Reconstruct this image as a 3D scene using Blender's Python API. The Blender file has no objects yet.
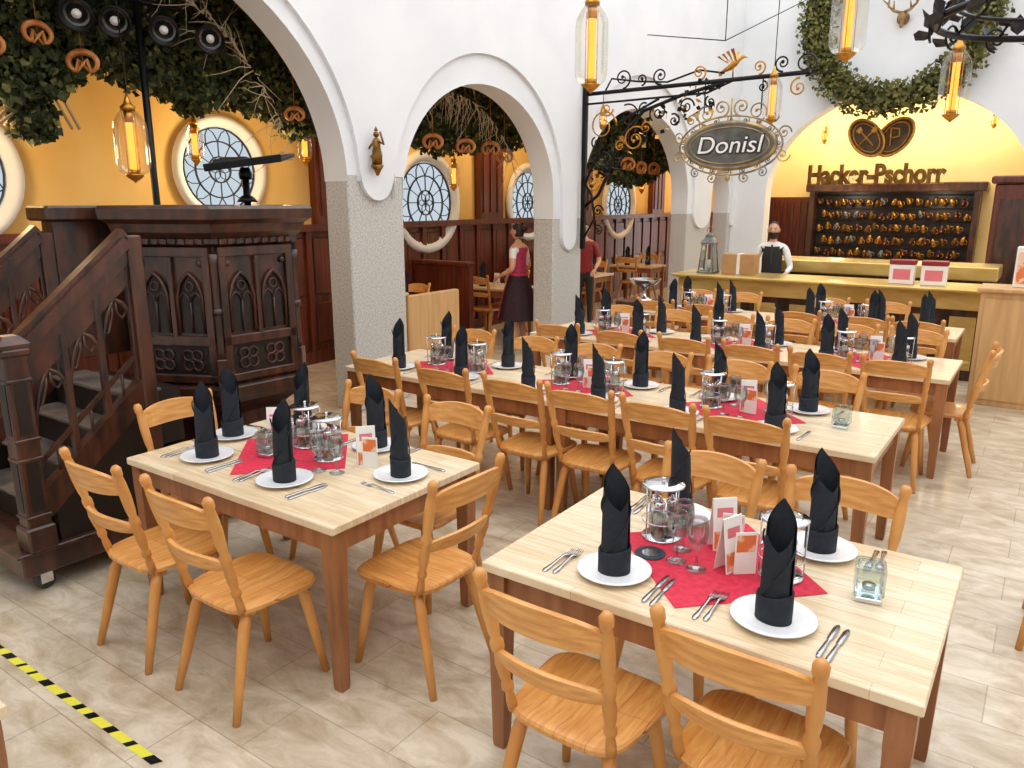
import bpy, bmesh, math, random
from mathutils import Vector, Matrix
random.seed(7)
D=bpy.data; S=bpy.context.scene
pi=math.pi; sin=math.sin; cos=math.cos; rad=math.radians
COL=S.collection

# ---------------------------------------------------------------- materials
def lin(c):
    o=[]
    for v in c:
        v/=255.
        o.append(v/12.92 if v<=.04045 else ((v+.055)/1.055)**2.4)
    return tuple(o)+(1,)
def mat(name,c1,c2=None,rough=.5,metal=0,scale=6,stretch=(1,1,1),bump=0,emit=0,trans=0,detail=4,ramp=(.35,.65),coat=0,emc=None):
    m=D.materials.new(name); m.use_nodes=True; N=m.node_tree.nodes; L=m.node_tree.links
    b=N['Principled BSDF']; b.inputs['Roughness'].default_value=rough; b.inputs['Metallic'].default_value=metal
    b.inputs['Base Color'].default_value=lin(c1)
    if coat: b.inputs['Coat Weight'].default_value=coat; b.inputs['Coat Roughness'].default_value=.15
    if trans: b.inputs['Transmission Weight'].default_value=trans
    if emit:
        b.inputs['Emission Color'].default_value=lin(emc or c1); b.inputs['Emission Strength'].default_value=emit
    if c2 is not None or bump:
        tc=N.new('ShaderNodeTexCoord'); mp=N.new('ShaderNodeMapping'); mp.inputs['Scale'].default_value=stretch
        L.new(tc.outputs['Object'],mp.inputs['Vector'])
        nz=N.new('ShaderNodeTexNoise'); nz.inputs['Scale'].default_value=scale; nz.inputs['Detail'].default_value=detail
        L.new(mp.outputs[0],nz.inputs['Vector'])
        if c2 is not None:
            r=N.new('ShaderNodeValToRGB'); e=r.color_ramp.elements
            e[0].position=ramp[0]; e[0].color=lin(c1); e[1].position=ramp[1]; e[1].color=lin(c2)
            L.new(nz.outputs['Fac'],r.inputs[0]); L.new(r.outputs[0],b.inputs['Base Color'])
        if bump:
            bp=N.new('ShaderNodeBump'); bp.inputs['Strength'].default_value=bump; bp.inputs['Distance'].default_value=.01
            L.new(nz.outputs['Fac'],bp.inputs['Height']); L.new(bp.outputs[0],b.inputs['Normal'])
    return m
def emis(name,c,s):
    m=D.materials.new(name); m.use_nodes=True; N=m.node_tree.nodes; L=m.node_tree.links
    N.remove(N['Principled BSDF']); e=N.new('ShaderNodeEmission'); e.inputs[0].default_value=lin(c); e.inputs[1].default_value=s
    L.new(e.outputs[0],N['Material Output'].inputs[0]); return m
def clearglass(name,tint=(245,250,250),refl=.12,k=.7):
    m=D.materials.new(name); m.use_nodes=True; N=m.node_tree.nodes; L=m.node_tree.links
    N.remove(N['Principled BSDF']); t=N.new('ShaderNodeBsdfTransparent'); t.inputs[0].default_value=lin(tint)
    g=N.new('ShaderNodeBsdfGlossy'); g.inputs['Roughness'].default_value=.03
    lw=N.new('ShaderNodeLayerWeight'); lw.inputs[0].default_value=.35
    mth=N.new('ShaderNodeMath'); mth.operation='MULTIPLY_ADD'; mth.inputs[1].default_value=k; mth.inputs[2].default_value=refl*.4
    mx=N.new('ShaderNodeMixShader'); L.new(lw.outputs['Fresnel'],mth.inputs[0]); L.new(mth.outputs[0],mx.inputs[0])
    L.new(t.outputs[0],mx.inputs[1]); L.new(g.outputs[0],mx.inputs[2]); L.new(mx.outputs[0],N['Material Output'].inputs[0]); return m
def brick(name,c1,c2,cm,bw,rh,ms,rough,veins=None,rot=0,coat=0,bias=0):
    m=D.materials.new(name); m.use_nodes=True; N=m.node_tree.nodes; L=m.node_tree.links
    b=N['Principled BSDF']; b.inputs['Roughness'].default_value=rough
    if coat: b.inputs['Coat Weight'].default_value=coat; b.inputs['Coat Roughness'].default_value=.12
    tc=N.new('ShaderNodeTexCoord'); mp=N.new('ShaderNodeMapping'); mp.inputs['Rotation'].default_value=(0,0,rot)
    L.new(tc.outputs['Object'],mp.inputs['Vector'])
    bk=N.new('ShaderNodeTexBrick'); bk.inputs['Scale'].default_value=1; bk.inputs['Brick Width'].default_value=bw; bk.inputs['Row Height'].default_value=rh
    bk.inputs['Mortar Size'].default_value=ms; bk.inputs['Mortar Smooth'].default_value=.1; bk.inputs['Bias'].default_value=bias
    bk.inputs['Color1'].default_value=lin(c1); bk.inputs['Color2'].default_value=lin(c2); bk.inputs['Mortar'].default_value=lin(cm)
    bk.offset=.37; L.new(mp.outputs[0],bk.inputs['Vector'])
    nz=N.new('ShaderNodeTexNoise'); mp2=N.new('ShaderNodeMapping'); mp2.inputs['Scale'].default_value=veins[1]
    L.new(tc.outputs['Object'],mp2.inputs['Vector']); L.new(mp2.outputs[0],nz.inputs['Vector']); nz.inputs['Scale'].default_value=veins[0]; nz.inputs['Detail'].default_value=8; nz.inputs['Roughness'].default_value=.65
    nz.inputs['Distortion'].default_value=.6
    r=N.new('ShaderNodeValToRGB'); e=r.color_ramp.elements; e[0].position=.3; e[0].color=lin(veins[2]); e[1].position=.62; e[1].color=(1,1,1,1)
    L.new(nz.outputs['Fac'],r.inputs[0])
    mx=N.new('ShaderNodeMix'); mx.data_type='RGBA'; mx.blend_type='MULTIPLY'; mx.inputs[0].default_value=1
    L.new(bk.outputs['Color'],mx.inputs[6]); L.new(r.outputs[0],mx.inputs[7]); L.new(mx.outputs[2],b.inputs['Base Color'])
    return m

M_plaster=mat('white_plaster',(234,235,236),(227,229,231),rough=.9,scale=1.5)
M_yel=mat('ochre_plaster',(234,198,124),(226,182,102),rough=.9,scale=1.2)
M_cream=mat('cream_plaster',(242,224,178),(236,214,158),rough=.9,scale=1.2)
M_stone=mat('granite',(206,203,197),(172,168,161),rough=.8,scale=60,detail=6,bump=.1,ramp=(.4,.65))
M_floor=brick('travertine_floor',(222,209,188),(206,192,169),(182,168,147),.75,.29,.003,.34,veins=(4.5,(1,2.0,1),(204,191,170)),coat=.2)
M_pine=mat('honey_pine',(222,160,88),(202,136,66),rough=.42,scale=9,stretch=(1,1,.35),coat=.15,detail=3)
M_rail=mat('honey_pine_rail',(228,168,96),(204,138,68),rough=.42,scale=6,stretch=(1,6,9),coat=.15,detail=4)
M_seat=brick('honey_pine_seat',(230,170,98),(218,154,80),(176,112,54),3,.105,.001,.4,veins=(5,(9,1,4),(222,188,150)),rot=pi/2,coat=.2)
M_pinedk=mat('stained_beech',(162,106,64),(132,82,46),rough=.45,scale=9,stretch=(2,2,.25),coat=.15)
M_top=brick('birch_block',(238,222,194),(226,204,170),(208,182,146),.9,.085,.0015,.36,veins=(3,(1,14,1),(226,212,190)),coat=.2)
M_red=mat('red_wood',(108,46,24),(68,26,14),rough=.4,scale=5,stretch=(4,4,.3),coat=.2)
M_dark=mat('dark_oak',(84,46,30),(38,23,17),rough=.34,scale=7,stretch=(2,2,.5),bump=.25,coat=.3)
M_darker=mat('darker_oak_and_shade',(36,22,16),(20,13,10),rough=.45,scale=7)  # darker oak tone; also paints recess shade onto the flat pulpit lancets
M_step=mat('worn_tread',(104,92,82),(70,58,50),rough=.7,scale=8)
M_black=mat('black_metal',(24,24,26),rough=.4,metal=.6)
M_chrome=mat('chrome',(215,218,222),rough=.12,metal=1)
M_steel=mat('cutlery_steel',(190,190,192),rough=.18,metal=1)
M_gold=mat('gilded',(214,160,70),(176,120,44),rough=.32,metal=.85,scale=20)
M_dgold=mat('old_gold',(150,108,48),(112,76,30),rough=.38,metal=.8,scale=14)
M_brown=mat('dark_lid',(92,30,22),(52,24,18),rough=.4,scale=20)
M_brass=mat('brass_sheet',(226,196,122),(196,160,84),rough=.3,metal=.5,scale=2,stretch=(1,1,3))
M_nap=mat('napkin_navy',(27,35,45),(20,27,36),rough=.8,scale=60)
M_white=mat('porcelain',(240,241,243),rough=.12,coat=.4)
M_cloth=mat('red_cloth',(216,44,72),(194,32,58),rough=.75,scale=40)
M_paper=mat('paper_white',(240,236,230),rough=.7)
M_bone=mat('antler_bronze',(176,140,92),(120,88,52),rough=.6,scale=12)
M_orange=mat('menu_orange',(226,120,60),(240,200,170),rough=.6,scale=14,ramp=(.45,.52))
M_pink=mat('menu_pink',(224,120,130),rough=.6)
M_glass=clearglass('clear_glass',(240,246,246),.10,.5)
M_lglass=clearglass('lantern_glass',(252,250,244),.05,.35)
M_coaster=mat('coaster_dark',(34,48,60),rough=.6)
M_salt=mat('spice',(235,228,215),(120,90,60),rough=.9,scale=30)
M_glow2=emis('amber_core',(255,150,58),2.6)
M_leaf=mat('hop_leaf',(42,52,24),(68,76,36),rough=.85,scale=8)
M_leafd=mat('hop_leaf_dry',(128,124,66),(84,84,38),rough=.85,scale=6)
M_twig=mat('dry_twig',(190,170,140),rough=.8)
M_pretz=mat('pretzel_crust',(168,92,36),(200,130,66),rough=.4,scale=12)
M_pane=emis('window_daylight',(205,218,228),.95)
M_lead=mat('window_lead',(40,44,50),rough=.5)
M_skin=mat('skin',(214,160,132),rough=.5)
M_hair=mat('hair_dark',(38,26,20),rough=.6)
M_shirt=mat('white_shirt',(232,232,230),rough=.8)
M_vest=mat('dark_vest',(40,38,40),rough=.8)
M_dress=mat('dirndl_pink',(198,60,96),(170,44,80),rough=.8,scale=30)
M_skirt=mat('dirndl_skirt',(52,26,30),(38,18,24),rough=.8,scale=20)
M_card=mat('cardboard',(190,148,100),(176,134,88),rough=.8,scale=5)
M_boxred=mat('box_burgundy',(140,34,38),rough=.5)
M_lwood=mat('light_oak',(214,170,116),(198,152,98),rough=.5,scale=5,stretch=(3,3,.3))
M_ytape=mat('tape_yellow',(232,226,70),rough=.5)
M_lens=mat('lamp_lens',(96,94,90),rough=.15,metal=.7)
M_rubber=mat('caster_rubber',(70,66,64),rough=.7)
M_silver=mat('sign_silver',(150,152,152),(110,112,112),rough=.4,metal=.6,scale=10)
M_signdk=mat('sign_field',(112,112,106),(80,80,74),rough=.5,metal=.3,scale=6)
M_signgold=mat('sign_tarnished_gold',(196,168,112),(130,116,92),rough=.35,metal=.7,scale=8)
M_embl=mat('emblem_field',(92,66,36),(66,46,26),rough=.5,metal=.3,scale=6)

# ---------------------------------------------------------------- mesh builder
class MB:
    def __init__(s): s.v=[];s.f=[];s.m=[];s.sm=[]; s.T=None
    def add(s,verts,faces,mi=0,smooth=False,M=None):
        o=len(s.v); T=s.T
        for p in verts:
            p=Vector(p)
            if M: p=M@p
            if T: p=T@p
            s.v.append(tuple(p))
        for f in faces:
            s.f.append(tuple(i+o for i in f)); s.m.append(mi); s.sm.append(smooth)
    def loft(s,loops,mi=0,smooth=False,cap=(True,True),closed=True,M=None):
        n=len(loops[0]); v=[p for l in loops for p in l]; f=[]
        for i in range(len(loops)-1):
            for j in range(n if closed else n-1):
                k=(j+1)%n; f.append((i*n+j,i*n+k,(i+1)*n+k,(i+1)*n+j))
        if cap[0]: f.append(tuple(range(n-1,-1,-1)))
        if cap[1]: f.append(tuple(range((len(loops)-1)*n,len(loops)*n)))
        s.add(v,f,mi,smooth,M)
    def box(s,x0,x1,y0,y1,z0,z1,mi=0,b=0,M=None):
        if x0>x1:x0,x1=x1,x0
        if y0>y1:y0,y1=y1,y0
        if z0>z1:z0,z1=z1,z0
        if not b:
            s.add([(x0,y0,z0),(x1,y0,z0),(x1,y1,z0),(x0,y1,z0),(x0,y0,z1),(x1,y0,z1),(x1,y1,z1),(x0,y1,z1)],
              [(0,3,2,1),(4,5,6,7),(0,1,5,4),(1,2,6,5),(2,3,7,6),(3,0,4,7)],mi,False,M); return
        def lp(z,i):
            a0,a1,c0,c1=x0+i,x1-i,y0+i,y1-i
            return [(a0+b,c0,z),(a1-b,c0,z),(a1,c0+b,z),(a1,c1-b,z),(a1-b,c1,z),(a0+b,c1,z),(a0,c1-b,z),(a0,c0+b,z)]
        s.loft([lp(z0,b*.9),lp(z0+b,0),lp(z1-b,0),lp(z1,b*.9)],mi,False,M=M)
    def lathe(s,prof,n=16,mi=0,smooth=True,M=None,cap=(True,True)):
        s.loft([[(r*cos(2*pi*j/n),r*sin(2*pi*j/n),z) for j in range(n)] for r,z in prof],mi,smooth,cap,M=M)
    def tube(s,path,r,n=6,mi=0,closed=False,smooth=True,M=None,flat=1):
        P=[Vector(p) for p in path]; m=len(P); rr=r if isinstance(r,(list,tuple)) else [r]*m
        loops=[]; u=None
        for i in range(m):
            if closed: t=P[(i+1)%m]-P[i-1]
            else: t=P[min(i+1,m-1)]-P[max(i-1,0)]
            if t.length<1e-9: t=Vector((0,0,1))
            t.normalize()
            if u is None:
                a=Vector((0,0,1)) if abs(t.z)<.9 else Vector((1,0,0)); u=a.cross(t).normalized()
            else:
                u=(u-t*u.dot(t))
                if u.length<1e-6: u=Vector((1,0,0)).cross(t)
                u.normalize()
            w=t.cross(u)
            loops.append([tuple(P[i]+(u*cos(2*pi*j/n)+w*sin(2*pi*j/n)*flat)*rr[i]) for j in range(n)])
        if closed: loops.append(loops[0]); s.loft(loops,mi,smooth,(False,False),M=M)
        else: s.loft(loops,mi,smooth,(True,True),M=M)
    def prism(s,poly,axis,a0,a1,mi=0,M=None):
        def P(p,a):
            if axis=='x': return (a,p[0],p[1])
            if axis=='y': return (p[0],a,p[1])
            return (p[0],p[1],a)
        s.loft([[P(p,a0) for p in poly],[P(p,a1) for p in poly]],mi,False,M=M)
    def sphere(s,c,r,n=12,m=8,mi=0,M=None):
        r=r if isinstance(r,(tuple,list)) else (r,r,r)
        s.loft([[(c[0]+r[0]*sin(pi*(i+.02)/(m+.04))*cos(2*pi*j/n),c[1]+r[1]*sin(pi*(i+.02)/(m+.04))*sin(2*pi*j/n),c[2]-r[2]*cos(pi*(i+.02)/(m+.04))) for j in range(n)] for i in range(m+1)],mi,True,M=M)
    def mesh(s,name,mats,recalc=True):
        me=D.meshes.new(name); me.from_pydata(s.v,[],s.f)
        for m in mats: me.materials.append(m)
        me.polygons.foreach_set('material_index',s.m); me.polygons.foreach_set('use_smooth',s.sm)
        if recalc:
            bm=bmesh.new(); bm.from_mesh(me); bmesh.ops.recalc_face_normals(bm,faces=bm.faces); bm.to_mesh(me); bm.free()
        me.update(); return me
def inst(name,me,loc=(0,0,0),rz=0,parent=None,sc=None,rot=None):
    o=D.objects.new(name,me); o.location=loc; o.rotation_euler=rot or (0,0,rz)
    if sc: o.scale=sc
    if parent: o.parent=parent
    COL.objects.link(o); return o
def obj(name,mb,mats,**k): return inst(name,mb.mesh(name,mats,k.pop('recalc',True)),**k)
def empty(name,loc=(0,0,0),rz=0):
    e=D.objects.new(name,None); e.location=loc; e.rotation_euler=(0,0,rz); e.empty_display_size=.1; COL.objects.link(e); return e
def beam(mb,a,b,w,h,mi=0):
    """rectangular bar between a and b (w horizontal, h vertical)"""
    a=Vector(a);b=Vector(b);t=(b-a).normalized(); s_=t.cross(Vector((0,0,1)))
    if s_.length<1e-4: s_=Vector((1,0,0))
    s_.normalize(); u=s_.cross(t)
    mb.loft([[tuple(p+s_*x*w/2+u*y*h/2) for x,y in((-1,-1),(1,-1),(1,1),(-1,1))] for p in(a,b)],mi)

# ---------------------------------------------------------------- room shell
fl=MB(); fl.box(-7.7,3.2,-3.2,20.2,-.1,0); obj('floor',fl,[M_floor])
H=6.5
def archwall(mb,axis,c0,c1,U0,U1,arches,H,z0=0,mi=0,bot=None):
    """axis 'x': wall plane x in[c0,c1], u along y ; axis 'y': plane y, u along x"""
    P=(lambda u,z,c:(c,u,z)) if axis=='x' else (lambda u,z,c:(u,c,z))
    def slab(a,b,zb,rnd=False):
        if b-a<1e-4: return
        if rnd and b-a<1.5:
            n=10; h=min(.28,(b-a)*.6); m_=(a+b)/2; hw=(b-a)/2
            pts=[(m_-hw*cos(pi*i/n),zb+h-h*sin(pi*i/n)) for i in range(n+1)]+[(b,H),(a,H)]
            mb.loft([[P(u,z,c0) for u,z in pts],[P(u,z,c1) for u,z in pts]],mi); return
        mb.loft([[P(a,zb,c0),P(b,zb,c0),P(b,zb,c1),P(a,zb,c1)],[P(a,H,c0),P(b,H,c0),P(b,H,c1),P(a,H,c1)]],mi)
    u=U0; rd=bot is not None and (c1-c0)<.1
    for k,(a,b,sp,ri) in enumerate(arches):
        slab(u,a,(bot[k] if bot else z0),rd); u=b
        n=36; cx=(a+b)/2; ha=(b-a)/2
        pts=[(cx-ha*cos(pi*i/n),sp+ri*sin(pi*i/n)) for i in range(n+1)]
        for c in(c0,c1):
            v=[];f=[]
            for q,(uu,zz) in enumerate(pts): v+= [P(uu,zz,c),P(uu,H,c)]
            for q in range(n): f.append((2*q,2*q+2,2*q+3,2*q+1))
            mb.add(v,f,mi)
        v=[];f=[]
        for q,(uu,zz) in enumerate(pts): v+=[P(uu,zz,c0),P(uu,zz,c1)]
        for q in range(n): f.append((2*q,2*q+1,2*q+3,2*q+2))
        mb.add(v,f,mi,True)
    slab(u,U1,(bot[-1] if bot else z0),rd)
A1=(1.0,5.0,2.15,1.68);A2=(5.72,8.48,2.0,1.2);A3=(9.2,12.8,2.0,1.3);A4=(13.9,14.8,2.0,.6)
w=MB()
archwall(w,'x',-5.6,-5.3,-3.2,15.0,[A1,A2,A3,A4],H,0,0,bot=[0,2.2,1.75,1.75,1.75])
def grow(a,g,r): return (a[0]-g,a[1]+g,a[2],a[3]+r)
archwall(w,'x',-5.3,-5.255,-3.2,15.0,[grow(A1,.12,.16),grow(A2,.16,.3),grow(A3,.2,.45),grow(A4,.1,.3)],H,0,0,bot=[0,1.98,1.35,1.5,1.5])
obj('wall_arcade',w,[M_plaster])
p=MB()
for a,b,z in((5.0,5.72,2.2),(8.48,9.2,1.75),(12.8,13.9,1.75),(14.8,15.0,1.75)):
    p.box(-5.6,-5.3,a,b,0,z,0,.012)
obj('stone_pillar',p,[M_stone])
w=MB(); archwall(w,'y',15.0,15.35,-5.6,3.2,[(-4.67,-.5,2.1,1.72)],H); obj('wall_bar',w,[M_plaster])
w=MB(); w.box(3.0,3.2,-3.2,15,0,H); obj('wall_east',w,[M_plaster])
w=MB(); w.box(-5.3,3.0,-3.2,-3.0,0,H); obj('wall_south',w,[M_plaster])
w=MB(); w.box(-7.7,-7.5,-3.2,20,0,4.1); obj('wall_aisle',w,[M_yel])
w=MB(); w.box(-7.5,-5.6,20,20.2,0,4.1); w.box(-7.5,-5.6,-3.2,-3,0,4.1); obj('wall_aisle_end',w,[M_yel])
w=MB(); w.box(-7.7,-5.6,-3.2,20.2,4.1,4.25); obj('ceiling_aisle',w,[M_cream])
w=MB(); w.box(-5.6,3.2,15.35,20.2,4.1,4.25); obj('ceiling_bar',w,[M_cream])
w=MB(); w.box(-5.6,1.6,17.3,17.5,0,4.1); w.box(-5.6,-5.4,15.35,17.3,0,4.1); w.box(1.4,1.6,15.35,17.3,0,4.1); obj('wall_bar_niche',w,[M_cream])
# roof frame (open glazed courtyard)
w=MB()
for y in (-2,1.5,5.07,9.0,12.5): w.box(-5.6,3.2,y-.05,y+.05,H,H+.2)
for x in (-2.87,-.85,1.4): w.box(x-.05,x+.05,-3.2,15.2,H,H+.12)
obj('ceiling',w,[M_plaster])
# wainscot in aisle
w=MB(); w.box(-7.5,-7.44,-3,20,0,1.62,0)
y=-3
while y<20:
    w.box(-7.44,-7.40,y+.03,y+.11,.15,1.62,0); w.box(-7.44,-7.42,y+.15,y+.41,.25,.75,0,.008); w.box(-7.44,-7.42,y+.15,y+.41,.85,1.54,0,.008); y+=.42
w.box(-7.5,-7.36,-3,20,1.62,1.70,0); w.box(-7.5,-7.40,-3,20,0,.15,0)
for y in (6.75,10.0,12.9,16.2):
    w.box(-7.5,-7.38,y-.3,y+.3,1.7,2.9,0)
    for k in(-.18,0,.18): w.box(-7.38,-7.36,y+k-.06,y+k+.06,1.8,2.8,0)
obj('trim_wainscot',w,[M_red])
w=MB()
w.box(-5.4,-4.3,17.2,17.3,0,2.05,0); w.box(-5.4,-5.3,15.4,17.2,0,2.05,0)
for k in range(8): w.box(-5.35+.14*k,-5.28+.14*k,17.17,17.2,.1,1.95,0)
obj('trim_bar_panel',w,[M_red])

# round windows
wn=MB(); R=1.0
wn.lathe([(1.0,.0),(1.16,.02),(1.28,.06),(1.24,.12),(1.10,.12),(1.0,.06)],40,0,cap=(False,False))
wn.lathe([(.001,.03),(1.01,.03)],40,1,cap=(False,False))
for r in (.97,.66,.3): wn.tube([(r*cos(2*pi*i/32),r*sin(2*pi*i/32),.05) for i in range(32)],.018,5,2,closed=True)
for i in range(12):
    a=2*pi*i/12; wn.tube([(.3*cos(a),.3*sin(a),.05),(.66*cos(a),.66*sin(a),.05)],.012,4,2)
    wn.tube([(.66*cos(a),.66*sin(a),.05),(.86*cos(a+.13),.86*sin(a+.13),.05),(.97*cos(a+.26),.97*sin(a+.26),.05)],.012,4,2)
    wn.tube([(.66*cos(a),.66*sin(a),.05),(.86*cos(a-.13),.86*sin(a-.13),.05),(.97*cos(a-.26),.97*sin(a-.26),.05)],.012,4,2)
for i in range(6):
    a=2*pi*i/6; wn.tube([(.15*cos(a)+.15*cos(2*pi*k/12),.15*sin(a)+.15*sin(2*pi*k/12),.05) for k in range(12)],.01,4,2,closed=True)
wme=wn.mesh('round_window',[M_plaster,M_pane,M_lead],False)
for i,(y,z,r) in enumerate(((2.6,2.2,.5),(5.2,2.3,.44),(8.5,1.95,.56),(11.1,1.95,.5),(14.4,1.9,.55),(17.9,1.9,.5))):
    inst('window_%d'%(i+1),wme,(-7.5,y,z),rot=(0,rad(90),0),sc=(r,r,1))

# ---------------------------------------------------------------- furniture meshes
def chair_mesh():
    m=MB()
    # seat (front +Y)
    def sl(z,i,dish=0):
        pts=[]
        for k in range(28):
            a=2*pi*k/28; c=abs(cos(a))**.45*(1 if cos(a)>=0 else -1); s_=abs(sin(a))**.45*(1 if sin(a)>=0 else -1)
            y=s_*(.205-i); wd=.215+ .02*(y/.2)-i
            pts.append((c*wd,y,z))
        return pts
    m.loft([sl(.425,.02),sl(.43,.004),sl(.448,0),sl(.457,.006)],1,False,cap=(True,False))
    m.loft([sl(.457,.006),sl(.459,.03),sl(.452,.09),sl(.45,.15)],1,True,cap=(False,True))
    # battens under
    m.box(-.17,.17,-.15,-.10,.40,.427,0,.004); m.box(-.17,.17,.10,.15,.40,.427,0,.004)
    # legs
    for sx in(-1,1):
        for (y0,y1) in((-.13,-.25),(.13,.20)):
            m.tube([(sx*.15,y0,.42),(sx*.16,y0+(y1-y0)*.2,.36),(sx*.178,y0+(y1-y0)*.6,.18),(sx*.198,y1,0)],[.019,.024,.021,.015],10,0)
    # posts (turned, lean back)
    def post(sx):
        n=0; zs=[(.44,.016),(.475,.017),(.51,.013),(.525,.020),(.54,.020),(.55,.014),(.58,.019),(.625,.022),(.66,.016),(.675,.021),(.70,.022),(.715,.015),(.75,.020),(.81,.022),(.87,.020),(.905,.016),(.915,.02),(.94,.021),(.955,.012)]
        m.tube([(sx*(.172+.035*(z-.44)/.5),-.165-.12*(z-.44)/.5,z) for z,r in zs],[r for z,r in zs],10,0)
    post(-1);post(1)
    def rail(zc,h,hx,yb,bow,crown,th=.020):
        n=14; loops=[]
        for i in range(n+1):
            t=-1+2*i/n; x=t*hx; y=yb-bow*(1-t*t); zt=zc+h/2+crown*(1-abs(t)**2.2)-.012*abs(t)**6; zb=zc-h/2+.012*(1-t*t)+.018*abs(t)**3
            loops.append([(x,y-th/2,zb),(x,y+th/2,zb),(x,y+th/2-.022*(zt-zb)/.1,zt-.004),(x,y-.022*(zt-zb)/.1,zt),(x,y-th/2-.022*(zt-zb)/.1,zt-.004)])
        m.loft(loops,2,False)
    rail(.855,.095,.205,-.262,.045,.030)
    rail(.655,.065,.19,-.216,.040,.008)
    return m.mesh('dining_chair',[M_pine,M_seat,M_rail])
CH=chair_mesh()
def chair(x,y,face,n='dining_chair'):
    """x,y = position of top of back rest; face: N S E W"""
    a={'N':0,'S':pi,'W':pi/2,'E':-pi/2}[face] + random.uniform(-.04,.04)
    off=.285; return inst(n,CH,(x-off*sin(a),y+off*cos(a),0),a)
def table(x0,x1,y0,y1,name='dining_table'):
    L=x1-x0;Wd=y1-y0; m=MB()
    m.box(-L/2,L/2,-Wd/2,Wd/2,.715,.75,0,.004)
    for s_ in(-1,1):
        m.box(-L/2+.07,L/2-.07,s_*(Wd/2-.045)-.012,s_*(Wd/2-.045)+.012,.62,.715,1)
        m.box(s_*(L/2-.045)-.012,s_*(L/2-.045)+.012,-Wd/2+.07,Wd/2-.07,.62,.715,1)
        for t in(-1,1):
            cx=s_*(L/2-.05);cy=t*(Wd/2-.05)
            m.loft([[(cx+a*h,cy+b*h,z) for a,b in((-1,-1),(1,-1),(1,1),(-1,1))] for z,h in((0,.021),(.02,.024),(.55,.034),(.60,.036),(.715,.036))],1)
    return inst(name,m.mesh('dining_table',[M_top,M_pinedk]),((x0+x1)/2,(y0+y1)/2,0))
table(-3.62,-2.15,1.86,2.80); table(-1.51,-.12,1.97,2.89)
table(-4.35,-2.48,3.98,4.84); table(-2.475,-.6,3.98,4.84)
table(-4.05,-2.28,6.08,6.94); table(-2.275,-.5,6.08,6.94)
table(-4.0,-2.35,8.0,8.75); table(-2.345,-.65,8.0,8.75)
table(-3.4,-2.01,-.25,.66)
# chairs
for a in((-1.03,1.60,'N'),(-.525,1.70,'N'),(-.55,3.03,'S'),(-1.08,3.03,'S'),
         (-3.16,1.47,'N'),(-2.56,1.48,'N'),(-1.80,2.27,'W'),(-3.80,2.25,'E'),(-3.12,3.06,'S'),(-2.5,3.06,'S')): chair(*a)
for x in(-3.75,-3.15,-2.6,-2.13,-1.65,-1.17): chair(x,3.70,'N')
for x in(-3.9,-3.3,-2.75,-2.2,-1.65,-1.08): chair(x,5.02,'S')
for x in(-3.5,-2.9,-2.33,-1.80,-1.3,-.8): chair(x,5.68,'N')
for x in(-3.6,-3.0,-2.45,-1.9,-1.38,-.86): chair(x,7.12,'S')
for x in(-3.5,-2.95,-2.0,-1.4,-.95): chair(x,7.7,'N')
for x in(-3.5,-2.95,-2.0,-1.4): chair(x,8.95,'S')
chair(-.28,6.5,'W'); chair(.30,4.35,'S')

# ---------------------------------------------------------------- tableware
pl=MB(); pl.lathe([(.001,.004),(.075,.004),(.078,0),(.086,0),(.09,.006),(.125,.017),(.127,.020),(.123,.021),(.088,.011),(.06,.009),(.001,.009)],36); PL=pl.mesh('dinner_plate',[M_white])
def napkin_mesh():
    m=MB(); n=56; L=[]
    zs=[0,.02,.1,.2,.3,.5,.7,.85,.94,1]
    for i in range(n+1):
        t=i/n; a=t*2*pi*1.5; r=.049-.011*t
        # slanted opening: outer wrap falls from a pointed peak to a low collar, inner wrap stands up behind
        ph=(a-2*pi*.30+pi)%(2*pi)-pi
        k_=1-abs(ph)/pi
        top=.225+.145*k_**1.1 if a<2*pi else .25+.11*k_
        col=[]
        for z in zs:
            zz=z*top; f_=(zz/.36); rr=r*(1.04-.08*f_-.22*max(0,f_-.62)**1.0)
            dx=.012*max(0,f_-.5)*cos(2*pi*.30); 
            col.append((rr*cos(a)+dx,rr*.84*sin(a)+.02*max(0,f_-.5),zz))
        L.append(col)
    v=[p for c in L for p in c]; k=len(zs)
    f=[(i*k+j,(i+1)*k+j,(i+1)*k+j+1,i*k+j+1) for i in range(n) for j in range(k-1)]
    m.add(v,f,0,True)
    # cuff
    def cu(z,r,tilt): return [(r*cos(a),r*.86*sin(a),z+tilt*cos(a-.6)) for a in [2*pi*j/28 for j in range(28)]]
    m.loft([cu(0,.055,0),cu(.05,.0555,.003),cu(.085,.0555,.010),cu(.089,.053,.010),cu(.080,.048,.008)],0,True,cap=(True,False))
    # rolled diagonal fold edge
    m.tube([((.051-.0035*(q/14))*cos(a),(.043-.003*(q/14))*sin(a),.085+.20*(q/14)) for q,a in [(q,1.0+.2*q) for q in range(15)]],[.0035]*15,5,0)
    m.tube([((.051-.0035*(q/14))*cos(a),(.043-.003*(q/14))*sin(a),.075+.16*(q/14)) for q,a in [(q,4.0+.17*q) for q in range(15)]],[.0030]*15,5,0)
    return m.mesh('folded_napkin',[M_nap],False)
NP=napkin_mesh()
kn=MB()
kn.loft([[(-w_,y,z),(w_,y,z),(w_,y,z+h),(-w_,y,z+h)] for y,w_,z,h in((-.105,.006,.0,.006),(-.09,.008,0,.008),(-.02,.006,0,.007),(0,.005,.001,.005),(.01,.009,.002,.002),(.08,.0095,.002,.002),(.10,.005,.002,.0015),(.107,.001,.002,.001))],0,True)
KN=kn.mesh('table_knife',[M_steel])
fk=MB()
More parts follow.
